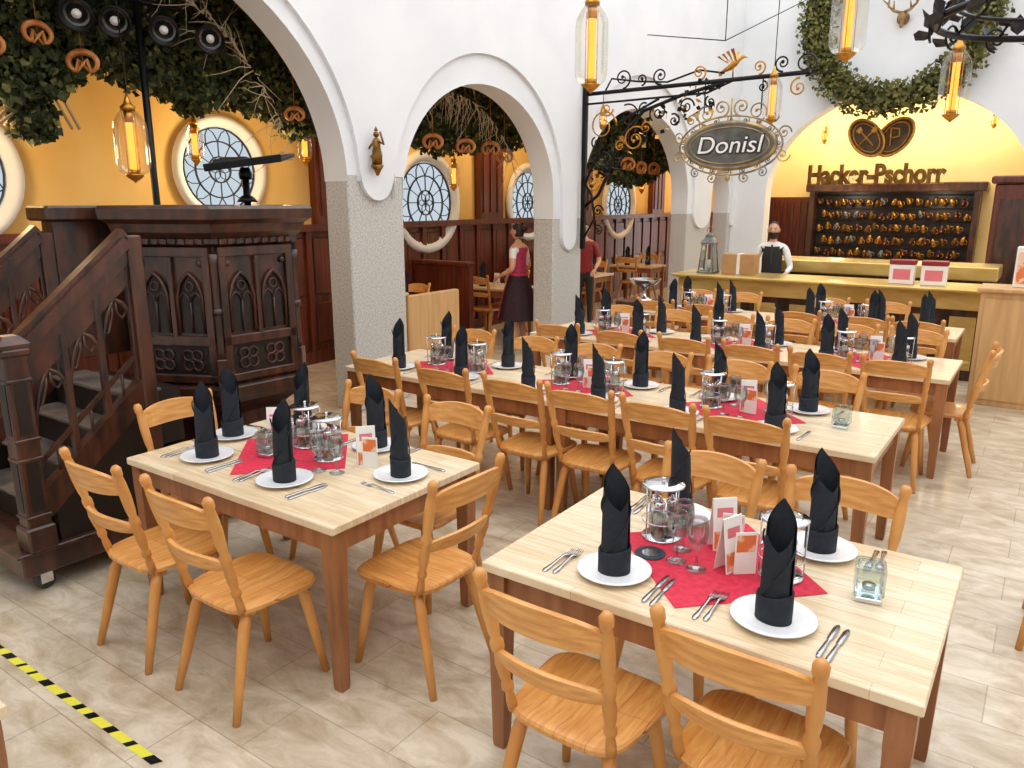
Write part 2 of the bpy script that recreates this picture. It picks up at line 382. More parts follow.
fk.loft([[(-w_,y,z),(w_,y,z),(w_,y,z+h),(-w_,y,z+h)] for y,w_,z,h in((-.10,.005,.0,.003),(-.09,.009,.001,.004),(-.04,.005,.004,.004),(.02,.004,.010,.003),(.035,.006,.010,.003),(.045,.0125,.006,.0025),(.06,.0125,.003,.0025))],0,True)
for x in(-.0105,-.0035,.0035,.0105): fk.tube([(x,.058,.004),(x,.08,.003),(x*.95,.103,.006)],[.0022,.002,.001],4)
FK=fk.mesh('dinner_fork',[M_steel])
# condiment caddy
cd=MB()
cd.lathe([(.001,0),(.072,0),(.074,.003),(.072,.007),(.001,.007)],24)
cd.lathe([(.045,.202),(.075,.204),(.078,.208),(.075,.212),(.05,.215),(.001,.217)],24)
cd.tube([(.075*cos(a),.075*sin(a),.207) for a in [2*pi*i/24 for i in range(24)]],.005,6,closed=True)
cd.tube([(.074*cos(a),.074*sin(a),.07) for a in [2*pi*i/24 for i in range(24)]],.0025,5,closed=True)
for i in range(4):
    a=pi/4+i*pi/2; cd.tube([(.070*cos(a),.070*sin(a),.005),(.074*cos(a),.074*sin(a),.205)],.003,6)
for i in range(3):
    a=i*2*pi/3+.3; T=Matrix.Translation((.036*cos(a),.036*sin(a),.008))
    cd.lathe([(.022,0),(.026,.01),(.026,.09),(.021,.11),(.021,.12)],14,1,M=T)
    cd.lathe([(.001,.003),(.021,.003),(.021,.05+.02*i),(.001,.052+.02*i)],12,2,M=T)
    cd.lathe([(.022,.118),(.023,.135),(.016,.145),(.006,.147),(.006,.158),(.001,.160)],14,0,M=T)
cd.tube([(0,0,.215),(0,0,.235)],[.005,.009],8)
CD=cd.mesh('condiment_caddy',[M_chrome,M_glass,M_salt])
gl=MB(); gl.lathe([(.001,0),(.034,0),(.035,.003),(.01,.007),(.0045,.015),(.004,.07),(.012,.082),(.03,.10),(.037,.13),(.035,.165),(.031,.185),(.029,.185),(.033,.165),(.035,.13),(.028,.103),(.001,.088)],20); GL=gl.mesh('wine_glass',[M_glass],False)
mn=MB()
mn.loft([[(-.045,-.028,0),(.045,-.028,0),(.045,-.026,0),(-.045,-.026,0)],[(-.045,-.003,.19),(.045,-.003,.19),(.045,0,.19),(-.045,0,.19)]],0)
mn.loft([[(-.045,.028,0),(.045,.028,0),(.045,.026,0),(-.045,.026,0)],[(-.045,.003,.19),(.045,.003,.19),(.045,0,.19),(-.045,0,.19)]],0)
for sy in(-1,1):
    mn.add([(-.04,sy*.0275,.006),(.04,sy*.0275,.006),(.04,sy*.0195,.07),(-.04,sy*.0195,.07)],[(0,1,2,3)],1)
    mn.add([(-.03,sy*.0125,.12),(.03,sy*.0125,.12),(.03,sy*.0085,.155),(-.03,sy*.0085,.155)],[(0,1,2,3)],2)
mn.box(.0,.075,-.045,-.041,0,.15,0,M=Matrix.Rotation(-.5,4,'Z')); mn.add([(.004,-.0455,.08),(.07,-.0455,.08),(.07,-.0455,.14),(.004,-.0455,.14)],[(0,1,2,3)],1,M=Matrix.Rotation(-.5,4,'Z'))
MN=mn.mesh('menu_card',[M_paper,M_orange,M_pink],False)
tl=MB(); tl.box(-.04,.04,-.04,.04,0,.018,1,.003); tl.box(-.045,.045,-.045,.045,.02,.125,0,.008); tl.box(-.037,.037,-.037,.037,.034,.12,0,.006); tl.lathe([(.001,.035),(.019,.035),(.02,.05),(.001,.05)],14,1)
TL=tl.mesh('candle_holder',[M_glass,M_chrome])
co=MB(); co.lathe([(.001,0),(.054,0),(.055,.002),(.054,.004),(.001,.004)],28); co.lathe([(.001,.0045),(.03,.0045)],24,1,cap=(False,False)); CO=co.mesh('beer_coaster',[M_coaster,M_steel])
tc=MB(); n=12
tcv=[];tcf=[]
for i in range(n+1):
    for j in range(n+1):
        x=(i/n-.5)*.52;y=(j/n-.5)*.56; tcv.append((x,y,.0015+.001*sin(9*x+3)*sin(11*y)))
for i in range(n):
    for j in range(n): a=i*(n+1)+j; tcf.append((a,a+n+1,a+n+2,a+1))
tc.add(tcv,tcf,0,True); tc.add([(v[0],v[1],.0003) for v in tcv],tcf,0); TC=tc.mesh('red_table_cloth',[M_cloth])
Z=.7505
def place(x,y,face,full=2):
    a={'N':0,'S':pi,'W':pi/2,'E':-pi/2}[face]
    def o(dx,dy): return (x+dx*cos(a)-dy*sin(a),y+dx*sin(a)+dy*cos(a))
    inst('dinner_plate',PL,(x,y,Z))
    inst('folded_napkin',NP,(x,y,Z+.0095),random.uniform(-.7,.7)+(.4 if random.random()<.6 else 1.9))
    for k in range(full):
        px_,py=o(-.17-.028*k,-.02-.01*k); inst('dinner_fork',FK,(px_,py,Z),a+random.uniform(-.06,.06))
        px_,py=o(.165+.028*k,-.02-.01*k); inst('table_knife',KN,(px_,py,Z),a+random.uniform(-.06,.06))
def cluster(x,y,kind=0):
    inst('red_table_cloth',TC,(x,y,Z),pi/4)
    z=Z+.003
    inst('condiment_caddy',CD,(x-.2,y+.03,z),.3)
    inst('condiment_caddy',CD,(x+.22,y+.0,z),1.1)
    inst('menu_card',MN,(x+.02,y+.05,z),.5+random.uniform(-.2,.2))
    inst('wine_glass',GL,(x-.07,y-.11,z)); inst('wine_glass',GL,(x+.03,y-.12,z)); inst('wine_glass',GL,(x-.09,y+.13,z)); inst('wine_glass',GL,(x+.12,y+.12,z))
# near right table
for x in(-1.09,-.555): place(x,2.16,'N'); 
for x in(-1.10,-.56): place(x,2.735,'S')
inst('red_table_cloth',TC,(-.84,2.44,Z),pi/4)
inst('condiment_caddy',CD,(-1.08,2.52,Z+.003),.3); inst('condiment_caddy',CD,(-.62,2.46,Z+.003),1.1)
inst('menu_card',MN,(-.86,2.56,Z+.003),.75); inst('menu_card',MN,(-.78,2.41,Z+.003),1.2)
inst('wine_glass',GL,(-.95,2.36,Z+.003)); inst('wine_glass',GL,(-.87,2.34,Z+.003)); inst('wine_glass',GL,(-.97,2.46,Z+.003)); inst('beer_coaster',CO,(-1.05,2.36,Z+.003))
inst('candle_holder',TL,(-.35,2.47,Z),.2)
# near left table
place(-3.29,2.09,'N');place(-2.71,2.09,'N');place(-3.27,2.67,'S');place(-2.72,2.68,'S');place(-3.49,2.38,'E',1);place(-2.33,2.44,'W',1)
inst('red_table_cloth',TC,(-3.0,2.38,Z),pi/4)
inst('condiment_caddy',CD,(-3.04,2.50,Z+.003),.3); inst('condiment_caddy',CD,(-2.79,2.42,Z+.003),1.1)
inst('menu_card',MN,(-3.2,2.44,Z+.003),.7); inst('wine_glass',GL,(-2.90,2.28,Z+.003)); inst('wine_glass',GL,(-2.60,2.30,Z+.003)); inst('menu_card',MN,(-2.58,2.47,Z),.9)
inst('wine_glass',GL,(-2.69,2.27,Z+.003)); inst('candle_holder',TL,(-3.07,2.28,Z+.003),.2)
# rows
for x in(-3.95,-3.35,-2.78,-2.25,-1.72,-1.15): place(x,4.16,'N',1)
for x in(-3.9,-3.3,-2.75,-2.2,-1.65,-1.1): place(x,4.66,'S',1)
for x in(-3.62,-2.5,-1.42): cluster(x,4.41)
inst('candle_holder',TL,(-.86,4.42,Z)); 
for x in(-3.6,-3.0,-2.45,-1.9,-1.38,-.86): place(x,6.25,'N',0); place(x,6.77,'S',0)
for x in(-3.3,-2.15,-1.1): cluster(x,6.5)
for x in(-3.5,-2.95,-2.0,-1.4,-.95): place(x,8.17,'N',0); place(x,8.58,'S',0)
for x in(-3.2,-1.7): cluster(x,8.38)

# ---------------------------------------------------------------- pulpit
pm=MB(); cx,cy=-4.75,3.2; a0=math.atan2(-3.2,4.75)
def hexl(r,z): return [(cx+r*cos(a0+k*pi/3),cy+r*sin(a0+k*pi/3),z) for k in range(6)]
prof=[(.25,.50),(.36,.50),(.40,.44),(.58,.42),(.64,.50),(.70,.60),(.76,.62),(.80,.62),(.83,.575),(1.70,.575),(1.72,.61),(1.75,.61),(1.79,.66),(1.84,.68),(1.87,.73),(1.93,.74),(1.95,.72),(1.95,.60),(1.90,.53),(1.1,.53)]
pm.loft([hexl(r,z) for z,r in prof],0)
for k in range(6):
    a=a0+k*pi/3+pi/6; ap=.575*cos(pi/6)
    Mf=Matrix.Translation((cx+ap*cos(a),cy+ap*sin(a),0))@Matrix.Rotation(a+pi/2,4,'Z')  # local x=tangent, -y = outward
    wv=.27
    def bx(x0,x1,z0,z1,d,mi=0): pm.box(x0,x1,-d,0.0,z0,z1,mi,.004,M=Mf)
    bx(-wv,-wv+.05,.84,1.70,.03); bx(wv-.05,wv,.84,1.70,.03)
    bx(-wv,wv,.84,.89,.032); bx(-wv,wv,1.08,1.14,.03); bx(-wv,wv,1.64,1.70,.032); bx(-.015,.015,1.12,1.64,.028)
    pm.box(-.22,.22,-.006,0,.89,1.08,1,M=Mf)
    for q in range(4):
        b=q*pi/2+pi/4; ccx=.045*cos(b);ccz=.985+.045*sin(b)
        for ox in(-.1,.1): pm.tube([(ox+ccx+.034*cos(2*pi*i/12),-.014,ccz+.034*sin(2*pi*i/12)) for i in range(12)],.007,5,0,closed=True,M=Mf)
    for ox in(-.118,.118):
        hw=.085;zs=1.40
        arc=[(ox-hw,1.16)]+[(ox-hw,zs)]
        Rr=hw*2*.95
        A=[(ox+hw-Rr*cos(t)-(2*hw-Rr)*0 , zs+Rr*sin(t)) for t in [i*rad(62)/6 for i in range(1,7)]]
        left=[(x,z) for x,z in A if x<=ox+.001]+[(ox,zs+Rr*.86)]
        right=[(2*ox-x,z) for x,z in reversed(left[:-1])]
        path=arc+left+right+[(ox+hw,zs),(ox+hw,1.16)]
        pm.add([(x,-.004,z) for x,z in path],[tuple(range(len(path)))],1,M=Mf)  # flat dark fill, the shade of a recess put into colour
        pm.tube([(x,-.016,z) for x,z in path],.011,6,0,M=Mf)
        # inner tracery
        pm.tube([(ox,-.012,1.16),(ox,-.012,1.36)],.006,5,0,M=Mf)
        for s2 in(-1,1):
            pm.tube([(ox,-.012,1.36),(ox+s2*.02,-.012,1.40),(ox+s2*.045,-.012,1.415),(ox+s2*.07,-.012,1.39),(ox+s2*.08,-.012,1.35)],.006,5,0,M=Mf)
        pm.tube([(ox+.028*cos(2*pi*i/12),-.012,1.455+.028*sin(2*pi*i/12)) for i in range(12)],.006,5,0,closed=True,M=Mf)
    for ox in(-.2,0,.2):
        pm.sphere((ox,-.012,1.60),(.022,.016,.022),8,5,0,M=Mf)
    # small dentil band in cornice
    for q in range(9): bx(-.26+.06*q,-.23+.06*q,1.715,1.75,.045)
for k in range(6):
    a=a0+k*pi/3; T=Matrix.Translation((cx+.585*cos(a),cy+.585*sin(a),0))@Matrix.Rotation(a,4,'Z')
    pm.box(-.03,.035,-.032,.032,.80,1.0,0,.006,M=T); pm.tube([(0,0,1.0),(0,0,1.05),(0,0,1.60),(0,0,1.66)],[.03,.024,.024,.034],8,0,M=T)
    pm.lathe([(.03,1.28),(.034,1.30),(.03,1.32)],8,0,M=T)
# platform
pm.box(-5.25,-4.05,1.50,3.95,.11,.25,0,.01); pm.box(-5.28,-4.02,1.47,3.99,.235,.255,0,.005)
# steps
for i in range(4):
    pm.box(-4.98,-4.15,1.70+.16*i,2.5,.25+.17*i,.40+.17*i,1); pm.box(-4.99,-4.14,1.68+.16*i,1.90+.16*i,.40+.17*i,.42+.17*i,2,.004)
def side(X,yend=2.22):
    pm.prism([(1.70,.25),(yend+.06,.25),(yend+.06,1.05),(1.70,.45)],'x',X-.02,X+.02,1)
    SL=.84
    beam(pm,(X,1.62,.44),(X,yend+.04,.44+SL*(yend-1.58)),.07,.12)
    beam(pm,(X,1.60,1.25),(X,yend,1.25+SL*(yend-1.60)),.10,.06); beam(pm,(X,1.60,1.185),(X,yend,1.185+SL*(yend-1.60)),.055,.08); beam(pm,(X,1.60,1.30),(X,yend,1.30+SL*(yend-1.60)),.065,.04)
    # newel
    ny=1.60
    pm.box(X-.055,X+.055,ny-.055,ny+.055,.25,1.28,0,.008); pm.box(X-.07,X+.07,ny-.07,ny+.07,.25,.38,0,.01)
    pm.box(X-.07,X+.07,ny-.07,ny+.07,1.25,1.29,0,.01); pm.loft([[(X+a*h,ny+b*h,z) for a,b in((-1,-1),(1,-1),(1,1),(-1,1))] for z,h in((1.29,.065),(1.31,.07),(1.35,.035))],0)
    for zz in(.46,.86):
        pm.box(X+.054,X+.058,ny-.03,ny+.03,zz,zz+.28,1); pm.box(X-.03,X+.03,ny-.058,ny-.054,zz,zz+.28,1)
        for dz in (0,.30): pm.box(X-.06,X+.06,ny-.06,ny+.06,zz-.04+dz,zz-.02+dz,0,.004)
    n=3; wd=(yend-1.66)/n
    lo=lambda yy:.50+SL*(yy-1.62)
    hi=lambda yy:1.15+SL*(yy-1.60)
    for i in range(n):
        y=1.66+wd*i; y2=y+wd; ym=(y+y2)/2
        pm.box(X-.018,X+.018,y2-.016,y2+.016,lo(y2)-.05,hi(y2)+.02,0,.003)
        b0=.42
        # pointed arch with cusps
        P=[(y,lo(y)+b0-.14),(y+.015,lo(y)+b0-.02),(y+.045,lo(y+.045)+b0+.06),(ym,lo(ym)+b0+.13),(y2-.045,lo(y2-.045)+b0+.06),(y2-.015,lo(y2)+b0-.02),(y2,lo(y2)+b0-.14)]
        pm.tube([(X,a_,b_) for a_,b_ in P],.013,6,0)
        for (ya,yb) in ((y+.025,ym-.012),(y2-.025,ym+.012)):
            pm.tube([(X,ya,lo(ya)+b0),(X,(ya+yb)/2,lo((ya+yb)/2)+b0-.015),(X,yb,lo(yb)+b0+.05),(X,yb,lo(yb)+b0+.10)],.008,5,0)
        pm.prism([(y,lo(y)+b0+.12),(y2,lo(y2)+b0+.12),(y2,hi(y2)+.02),(y,hi(y)+.02)],'x',X-.012,X+.012,0)
        pm.tube([(X,ym,lo(ym)-.02),(X,ym,lo(ym)+.16)],.009,5,0); beam(pm,(X,y,lo(y)+.15),(X,y2,lo(y2)+.15),.025,.02)
    pm.box(X-.045,X+.045,yend,yend+.08,.25,1.80,0,.008)
side(-4.08); side(-5.05)
pm.box(-5.15,-5.0,2.30,2.95,1.0,1.86,0,.006); pm.box(-5.2,-4.94,2.24,3.0,1.86,1.95,0,.012)
# casters
for x,y in((-4.13,1.62),(-4.13,3.8),(-5.15,1.62),(-5.15,3.8)):
    T=Matrix.Translation((x,y,0.052))@Matrix.Rotation(rad(90),4,'Y')
    pm.lathe([(.02,-.02),(.05,-.02),(.052,0),(.05,.02),(.02,.02)],18,3,M=T)
    pm.box(x-.035,x-.025,y-.03,y+.03,.04,.11,4); pm.box(x+.025,x+.035,y-.03,y+.03,.04,.11,4); pm.box(x-.05,x+.05,y-.05,y+.05,.105,.112,4)
obj('wooden_pulpit',pm,[M_dark,M_darker,M_step,M_rubber,M_chrome])
# lectern on pulpit
lm=MB(); bx_,by_=-4.62,3.42
lm.lathe([(.12,1.1),(.12,1.12),(.03,1.14),(.02,1.18)],14,M=Matrix.Translation((bx_,by_,0)))
lm.tube([(bx_,by_,1.12),(bx_,by_,2.20)],.024,8); lm.lathe([(.07,2.0),(.05,2.03),(.02,2.05)],12,M=Matrix.Translation((bx_,by_,-.03)))
lm.lathe([(.04,2.12),(.045,2.16),(.03,2.2)],12,M=Matrix.Translation((bx_,by_,0)))
T=Matrix.Translation((bx_+.03,by_+.02,2.235))@Matrix.Rotation(rad(35),4,'Z')@Matrix.Rotation(rad(-7),4,'Y')@Matrix.Rotation(rad(8),4,'X')
lm.box(-.25,.27,-.17,.17,-.014,.012,0,.004,M=T); lm.box(-.25,.27,-.19,-.17,-.014,.035,0,.004,M=T)
lm.loft([[(-.24,-.12,.012),(-.02,-.12,.012),(-.02,.12,.012),(-.24,.12,.012)],[(-.2,-.1,.05),(-.04,-.1,.03),(-.04,.1,.03),(-.2,.1,.05)]],0,M=T)
obj('lectern_stand',lm,[M_black])

# ---------------------------------------------------------------- lanterns
def lantern_mesh(r=.13,h=.42,cable=3.0):
    m=MB()
    m.lathe([(.006,-h/2-.06),(.012,-h/2-.05),(r*.3,-h/2-.035),(r*.5,-h/2-.015),(r*.62,-h/2),(r*.4,-h/2+.004)],24,3)
    m.lathe([(r*.6,-h/2),(r*.85,-h/2+.02),(r*.98,-h/2+.06),(r,-h/2+.10),(r,h/2-.10),(r*.95,h/2-.05),(r*.7,h/2),(r*.42,h/2+.04)],28,1,cap=(False,False))
    m.lathe([(r*.44,h/2+.035),(r*.46,h/2+.06),(r*.26,h/2+.08),(r*.16,h/2+.11),(.008,h/2+.15)],20,3)
    m.lathe([(.022,-h/2+.035),(.028,-h/2+.05),(.028,h/2-.04),(.02,h/2-.02)],14,2); m.lathe([(.038,-h/2),(.038,-h/2+.035)],14,3); m.lathe([(.034,h/2-.05),(.034,h/2+.04)],14,3)
    for a in(0,pi/2,pi,3*pi/2): m.tube([(.046*cos(a),.046*sin(a),-h/2),(.046*cos(a),.046*sin(a),h/2)],.0028,4,3)
    m.tube([(0,0,h/2+.1),(0,0,h/2+cable)],.005,5,0)
    return m.mesh('pendant_lantern',[M_black,M_lglass,M_glow2,M_gold],False)
def lantern(x,y,z,r,h,top): inst('pendant_lantern',lantern_mesh(r,h,top-z-h/2),(x,y,z))
lantern(-2.87,5.07,3.02,.115,.48,6.5); lantern(-1.4,6.07,3.22,.12,.48,6.5); lantern(-.85,7.34,2.87,.11,.44,6.5); lantern(-2.8,9.0,3.06,.10,.40,6.5)
lantern(-5.75,3.28,2.38,.12,.42,4.1)
for x,y,z in((-6.6,8.1,2.3),(-6.9,5.9,2.55),(-6.7,11.2,2.3),(-6.6,13.7,2.3),(-6.8,4.5,2.5)): lantern(x,y,z,.08,.28,4.1)
for x,y,z in((-4.0,16.3,3.2),(-1.2,16.3,3.35)): lantern(x,y,z,.08,.2,4.1)
lantern(-4.96,9.1,2.98,.05,.18,3.28)

# ---------------------------------------------------------------- spotlights stand
sm=MB(); sm.tube([(-5.95,3.55,0.02),(-5.95,3.55,3.5)],.028,8); sm.tube([(-5.95,2.85,3.45),(-5.95,4.3,3.45)],.025,8)
for a in(0,2.1,4.2): sm.tube([(-5.95,3.55,.5),(-5.95+.3*cos(a),3.55+.3*sin(a),.02)],.015,6)
for y in(3.05,3.32,3.70,4.1):
    T=Matrix.Translation((-5.85,y,3.27))@Matrix.Rotation(rad(-38),4,'Z')@Matrix.Rotation(rad(115),4,'Y')
    sm.lathe([(.04,-.16),(.075,-.14),(.09,0),(.112,.07),(.112,.10),(.098,.10),(.085,.05)],18,0,M=T); sm.lathe([(.001,.03),(.085,.055)],18,1,M=T,cap=(False,False)); sm.lathe([(.03,.03),(.032,.07),(.001,.08)],12,2,M=T)
    sm.tube([(-5.95,y,3.45),(-5.95,y-.09,3.36),(-5.85,y-.09,3.27)],.01,5); sm.tube([(-5.95,y,3.45),(-5.95,y+.09,3.36),(-5.85,y+.09,3.27)],.01,5)
obj('stage_light_stand',sm,[M_black,M_lens,M_paper])

# ---------------------------------------------------------------- greenery
def leaf(m,p,s,mi):
    a=random.uniform(0,2*pi);b=random.uniform(-1.2,1.2)
    T=Matrix.Translation(p)@Matrix.Rotation(a,4,'Z')@Matrix.Rotation(b,4,'X')@Matrix.Rotation(random.uniform(0,6),4,'Y')
    m.add([(0,0,0),(s*.5,s*.35,s*.12),(0,s,0),(-s*.5,s*.35,s*.12)],[(0,1,2),(0,2,3)],mi,False,T)
def garland(name,x0,x1,y0,y1,zf,n,s,top,cover=False):
    m=MB()
    for i in range(n):
        t=random.random(); y=y0+(y1-y0)*t; zl,zh=zf(t); x=random.uniform(x0,x1)
        leaf(m,(x,y,zl+(zh-zl)*random.random()),random.uniform(.6,1.2)*s,0 if random.random()<.84 else 1)
    for i in range(14):
        t=random.random(); y=y0+(y1-y0)*t; zl,zh=zf(t)
        m.tube([(random.uniform(x0,x1),y,top),(random.uniform(x0,x1),y+.1,(zl+zh)/2),(random.uniform(x0,x1),y+random.uniform(-.3,.3),zl+.1)],.012,5,2)
    return obj(name,m,[M_leaf,M_leafd,M_twig],recalc=False)
def zf1(t): return (2.76-.10*sin(9*t)-.09*sin(23*t)-.05*sin(51*t)+.06*t,3.93)
garland('hop_garland',-6.6,-6.15,1.3,5.9,zf1,34000,.07,4.08)
garland('hop_garland',-6.5,-6.3,2.75,3.05,lambda t:(2.42,3.1),1100,.07,4.08)
garland('hop_garland',-6.6,-6.15,6.5,9.2,lambda t:(2.56+.25*abs(t-.4)+.05*sin(30*t),3.6),11000,.075,4.08)
garland('hop_garland',-6.6,-6.15,10.6,14.2,lambda t:(2.38+.15*sin(8*t),3.6),11000,.085,4.08)
tw=MB()
for i in range(90):
    y=random.uniform(3.7,5.0); z=2.15+1.68*math.sqrt(max(0,1-((y-3)/2)**2))
    P=[Vector((-5.85,y-.12,z-.08))]
    d=Vector((random.uniform(-.2,.0),-.4+random.uniform(-.5,.9),.5 if y<4.6 else -.1))
    for k in range(5): d+=Vector((random.uniform(-.3,.1),random.uniform(-.5,.5),random.uniform(-.6,.4))); P.append(P[-1]+d*.06)
    for q in P: q.x=min(q.x,-5.66)
    tw.tube(P,[.006,.005,.004,.003,.003,.002],4)
for i in range(90):
    y=random.uniform(6.3,8.45); z=2.0+1.2*math.sqrt(max(0,1-((y-7.1)/1.38)**2))
    P=[Vector((-5.85,y,z-.03))]; d=Vector((0,.4,-.4))
    for k in range(5): d+=Vector((random.uniform(-.3,.1),random.uniform(-.5,.5),random.uniform(-.5,.3))); P.append(P[-1]+d*.06)
    for q in P: q.x=min(q.x,-5.66)
    tw.tube(P,[.006,.005,.004,.003,.003,.002],4)
obj('dry_branch_garland',tw,[M_twig])
pr=MB()
# pretzel: loop with two arms crossing at the middle and ending on the loop
ring=[(.115*sin(a),0,-.01-.085*cos(a)) for a in [rad(-150)+i*rad(300)/28 for i in range(29)]]
ring=[(x,0,-z) for x,_,z in ring]
full=[(.05,.016,-.075),(.02,.018,-.035),(-.008,.016,.0),(-.035,.012,.035)]+ring+[(.035,-.012,.035),(.008,-.016,.0),(-.02,-.018,-.035),(-.05,-.016,-.075)]
pr.tube(full,[.008,.010,.013,.015]+[.016+.011*sin(pi*i/28) for i in range(29)]+[.015,.013,.010,.008],8)
pr.tube([(0,0,.03),(0,0,.9)],.003,4)
PR=pr.mesh('hanging_pretzel',[M_pretz])
for x,y,z,s_ in((-6.0,2.83,3.10,.8),(-6.0,3.12,2.95,.85),(-5.98,5.02,2.75,.7),(-6.0,7.6,2.60,.9),(-6.0,8.1,2.60,.9),(-6.0,8.4,2.52,.9),(-6.0,7.0,2.62,.9),(-6.0,11.9,2.55,1.1),(-6.0,12.4,2.5,1.1),(-6.0,12.9,2.5,1.1),(-6,2.50,2.98,.8)):
    inst('hanging_pretzel',PR,(x,y,z),rad(60)+random.uniform(-.6,.6),sc=(s_,s_,s_))
# wreath
wr=MB()
for i in range(13000):
    a=random.uniform(0,2*pi); rr=1.28+max(-.3,min(.3,random.gauss(0,.12))); d=max(-.16,min(.16,random.gauss(0,.09)))
    leaf(wr,(-2.64+rr*cos(a),14.72+d,4.9+rr*sin(a)),random.uniform(.05,.10),0 if random.random()<.12 else 1)
wr.tube([(-2.64+1.28*cos(2*pi*i/48),14.74,4.9+1.28*sin(2*pi*i/48)) for i in range(48)],.1,8,2,closed=True)
obj('hop_wreath',wr,[M_leaf,M_leafd,M_leaf],recalc=False)
# small antler mount
ds=MB(); q=(-2.6,14.86,4.90)
ds.lathe([(.001,0),(.08,.0),(.10,.03),(.001,.05)],16,1,M=Matrix.Translation((q[0],14.99,q[2]))@Matrix.Rotation(pi/2,4,'X'))
ds.loft([[(q[0]+r*cos(a),q[1]-.02+.6*r*sin(a),q[2]+z) for a in [2*pi*j/10 for j in range(10)]] for z,r in((-.16,.02),(-.12,.03),(-.04,.045),(.0,.06),(.06,.06),(.09,.03))],0,True)
for s_ in(-1,1):
    ds.tube([(q[0]+s_*.03,q[1]-.03,q[2]+.07),(q[0]+s_*.12,q[1]-.06,q[2]+.10),(q[0]+s_*.21,q[1]-.08,q[2]+.18),(q[0]+s_*.2,q[1]-.08,q[2]+.32),(q[0]+s_*.12,q[1]-.08,q[2]+.42)],[.024,.024,.02,.014,.006],6)
    ds.tube([(q[0]+s_*.13,q[1]-.06,q[2]+.10),(q[0]+s_*.12,q[1]-.14,q[2]+.24)],[.018,.006],6); ds.tube([(q[0]+s_*.21,q[1]-.08,q[2]+.2),(q[0]+s_*.30,q[1]-.12,q[2]+.28)],[.016,.006],6)
obj('mounted_antlers',ds,[M_bone,M_bone])

# ---------------------------------------------------------------- hanging sign with bracket
def scroll(m,cx_,cz_,r,turns,a_start,sgn,y,mi=0,th=.012):
    P=[]
    n=int(18*turns)
    for i in range(n+1):
        t=i/n; a=a_start+sgn*t*turns*2*pi; rr=r*(1-.85*t); P.append((cx_+rr*cos(a),y,cz_+rr*sin(a)))
    m.tube(P,[th*(1-.4*i/n) for i in range(n+1)],5,mi)
    m.sphere(P[-1],th*1.8,6,4,mi)
e=empty('hanging_sign'); Y=9.1
b=MB()
b.box(-5.25,-5.19,Y-.03,Y+.03,1.35,3.42,0,.006)
b.tube([(-5.22,Y,3.3),(-2.45,Y,3.33)],.026,6); b.tube([(-5.2,Y,3.18),(-3.6,Y,3.2),(-3.3,Y,3.31)],.014,6)
b.tube([(-5.2,Y,1.9),(-5.0,Y,2.05),(-4.85,Y,2.35),(-4.75,Y,2.7),(-4.4,Y,3.05),(-3.9,Y,3.2),(-3.4,Y,3.3)],.022,6)
b.tube([(-5.2,Y,2.2),(-5.05,Y,2.5),(-4.95,Y,2.8),(-4.6,Y,3.0),(-4.2,Y,3.18)],.016,6)
b.tube([(-5.2,Y,1.5),(-5.05,Y,1.75),(-5.1,Y,2.05),(-5.2,Y,2.2)],.016,6)
b.tube([(-4.95,Y,3.3),(-4.85,Y,3.46),(-4.5,Y,3.40),(-4.1,Y,3.36),(-3.7,Y,3.46),(-3.4,Y,3.40)],.012,6,0)
k0=0
for c_,z_,r_,t_,a_,s_ in((-4.95,2.9,.2,1.6,0,1),(-4.6,3.0,.15,1.5,2,-1),(-4.95,2.5,.14,1.6,3,1),(-4.5,2.72,.16,1.5,1,1),(-4.2,3.02,.12,1.6,4,-1),(-3.85,3.07,.1,1.5,0,1),(-5.08,2.2,.1,1.4,0,-1),(-2.5,3.42,.13,1.6,-1.5,1),(-2.75,3.45,.09,1.5,-1.5,-1),(-2.55,3.18,.1,1.4,1.5,1),(-4.7,3.45,.12,1.5,-1.5,1),(-4.2,3.44,.1,1.5,-1.5,-1),(-3.7,3.43,.09,1.5,-1.5,1),(-4.75,2.45,.1,1.5,0,-1),(-5.05,2.7,.08,1.4,2,1),(-4.35,2.85,.08,1.4,0,1),(-5.0,1.85,.08,1.4,0,1),(-5.0,1.6,.07,1.4,2,-1),(-4.9,3.1,.09,1.4,0,-1),(-4.4,3.08,.07,1.4,1,1),(-4.0,2.92,.08,1.4,2,-1),(-4.7,2.65,.07,1.4,1,1),(-3.55,3.1,.07,1.4,2,1),(-4.45,3.42,.07,1.4,-1.5,1),(-3.0,3.43,.08,1.4,-1.5,1),(-2.95,3.22,.06,1.4,1.5,-1)):
    scroll(b,c_,z_,r_,t_,a_,s_,Y+.015*((k0%3)-1),0 if k0%3 else 1); k0+=1
for k in range(110):
    t=random.random(); x=-5.1+1.7*t; z=2.1+1.15*t**.6+random.uniform(-.2,.2)
    leaf(b,(x,Y+random.uniform(-.04,.04),z),.07,1 if k%3==0 else 0)
# bird finial
b.loft([[(x,Y+r*.6*cos(2*pi*j/8),z+r*sin(2*pi*j/8)) for j in range(8)] for x,z,r in((-3.44,3.42,.006),(-3.38,3.44,.03),(-3.32,3.47,.045),(-3.26,3.50,.036),(-3.22,3.54,.022),(-3.19,3.56,.022),(-3.16,3.55,.010),(-3.14,3.54,.003))],1,True)
for s_ in(-1,1):
    for k in range(4): b.add([(-3.27-.03*k,Y+s_*.02,3.51),(-3.25-.04*k,Y+s_*.02,3.50),(-3.32-.05*k+.05,Y+s_*(.10+.015*k),3.64-.025*k),(-3.36-.045*k+.05,Y+s_*(.10+.015*k),3.63-.025*k)],[(0,1,2,3)],1)
b.tube([(-3.3,Y,3.34),(-3.3,Y,3.45)],.01,5,1)
for x in(-3.62,-2.95): b.tube([(x,Y,3.31),(x,Y,2.98)],.008,5)
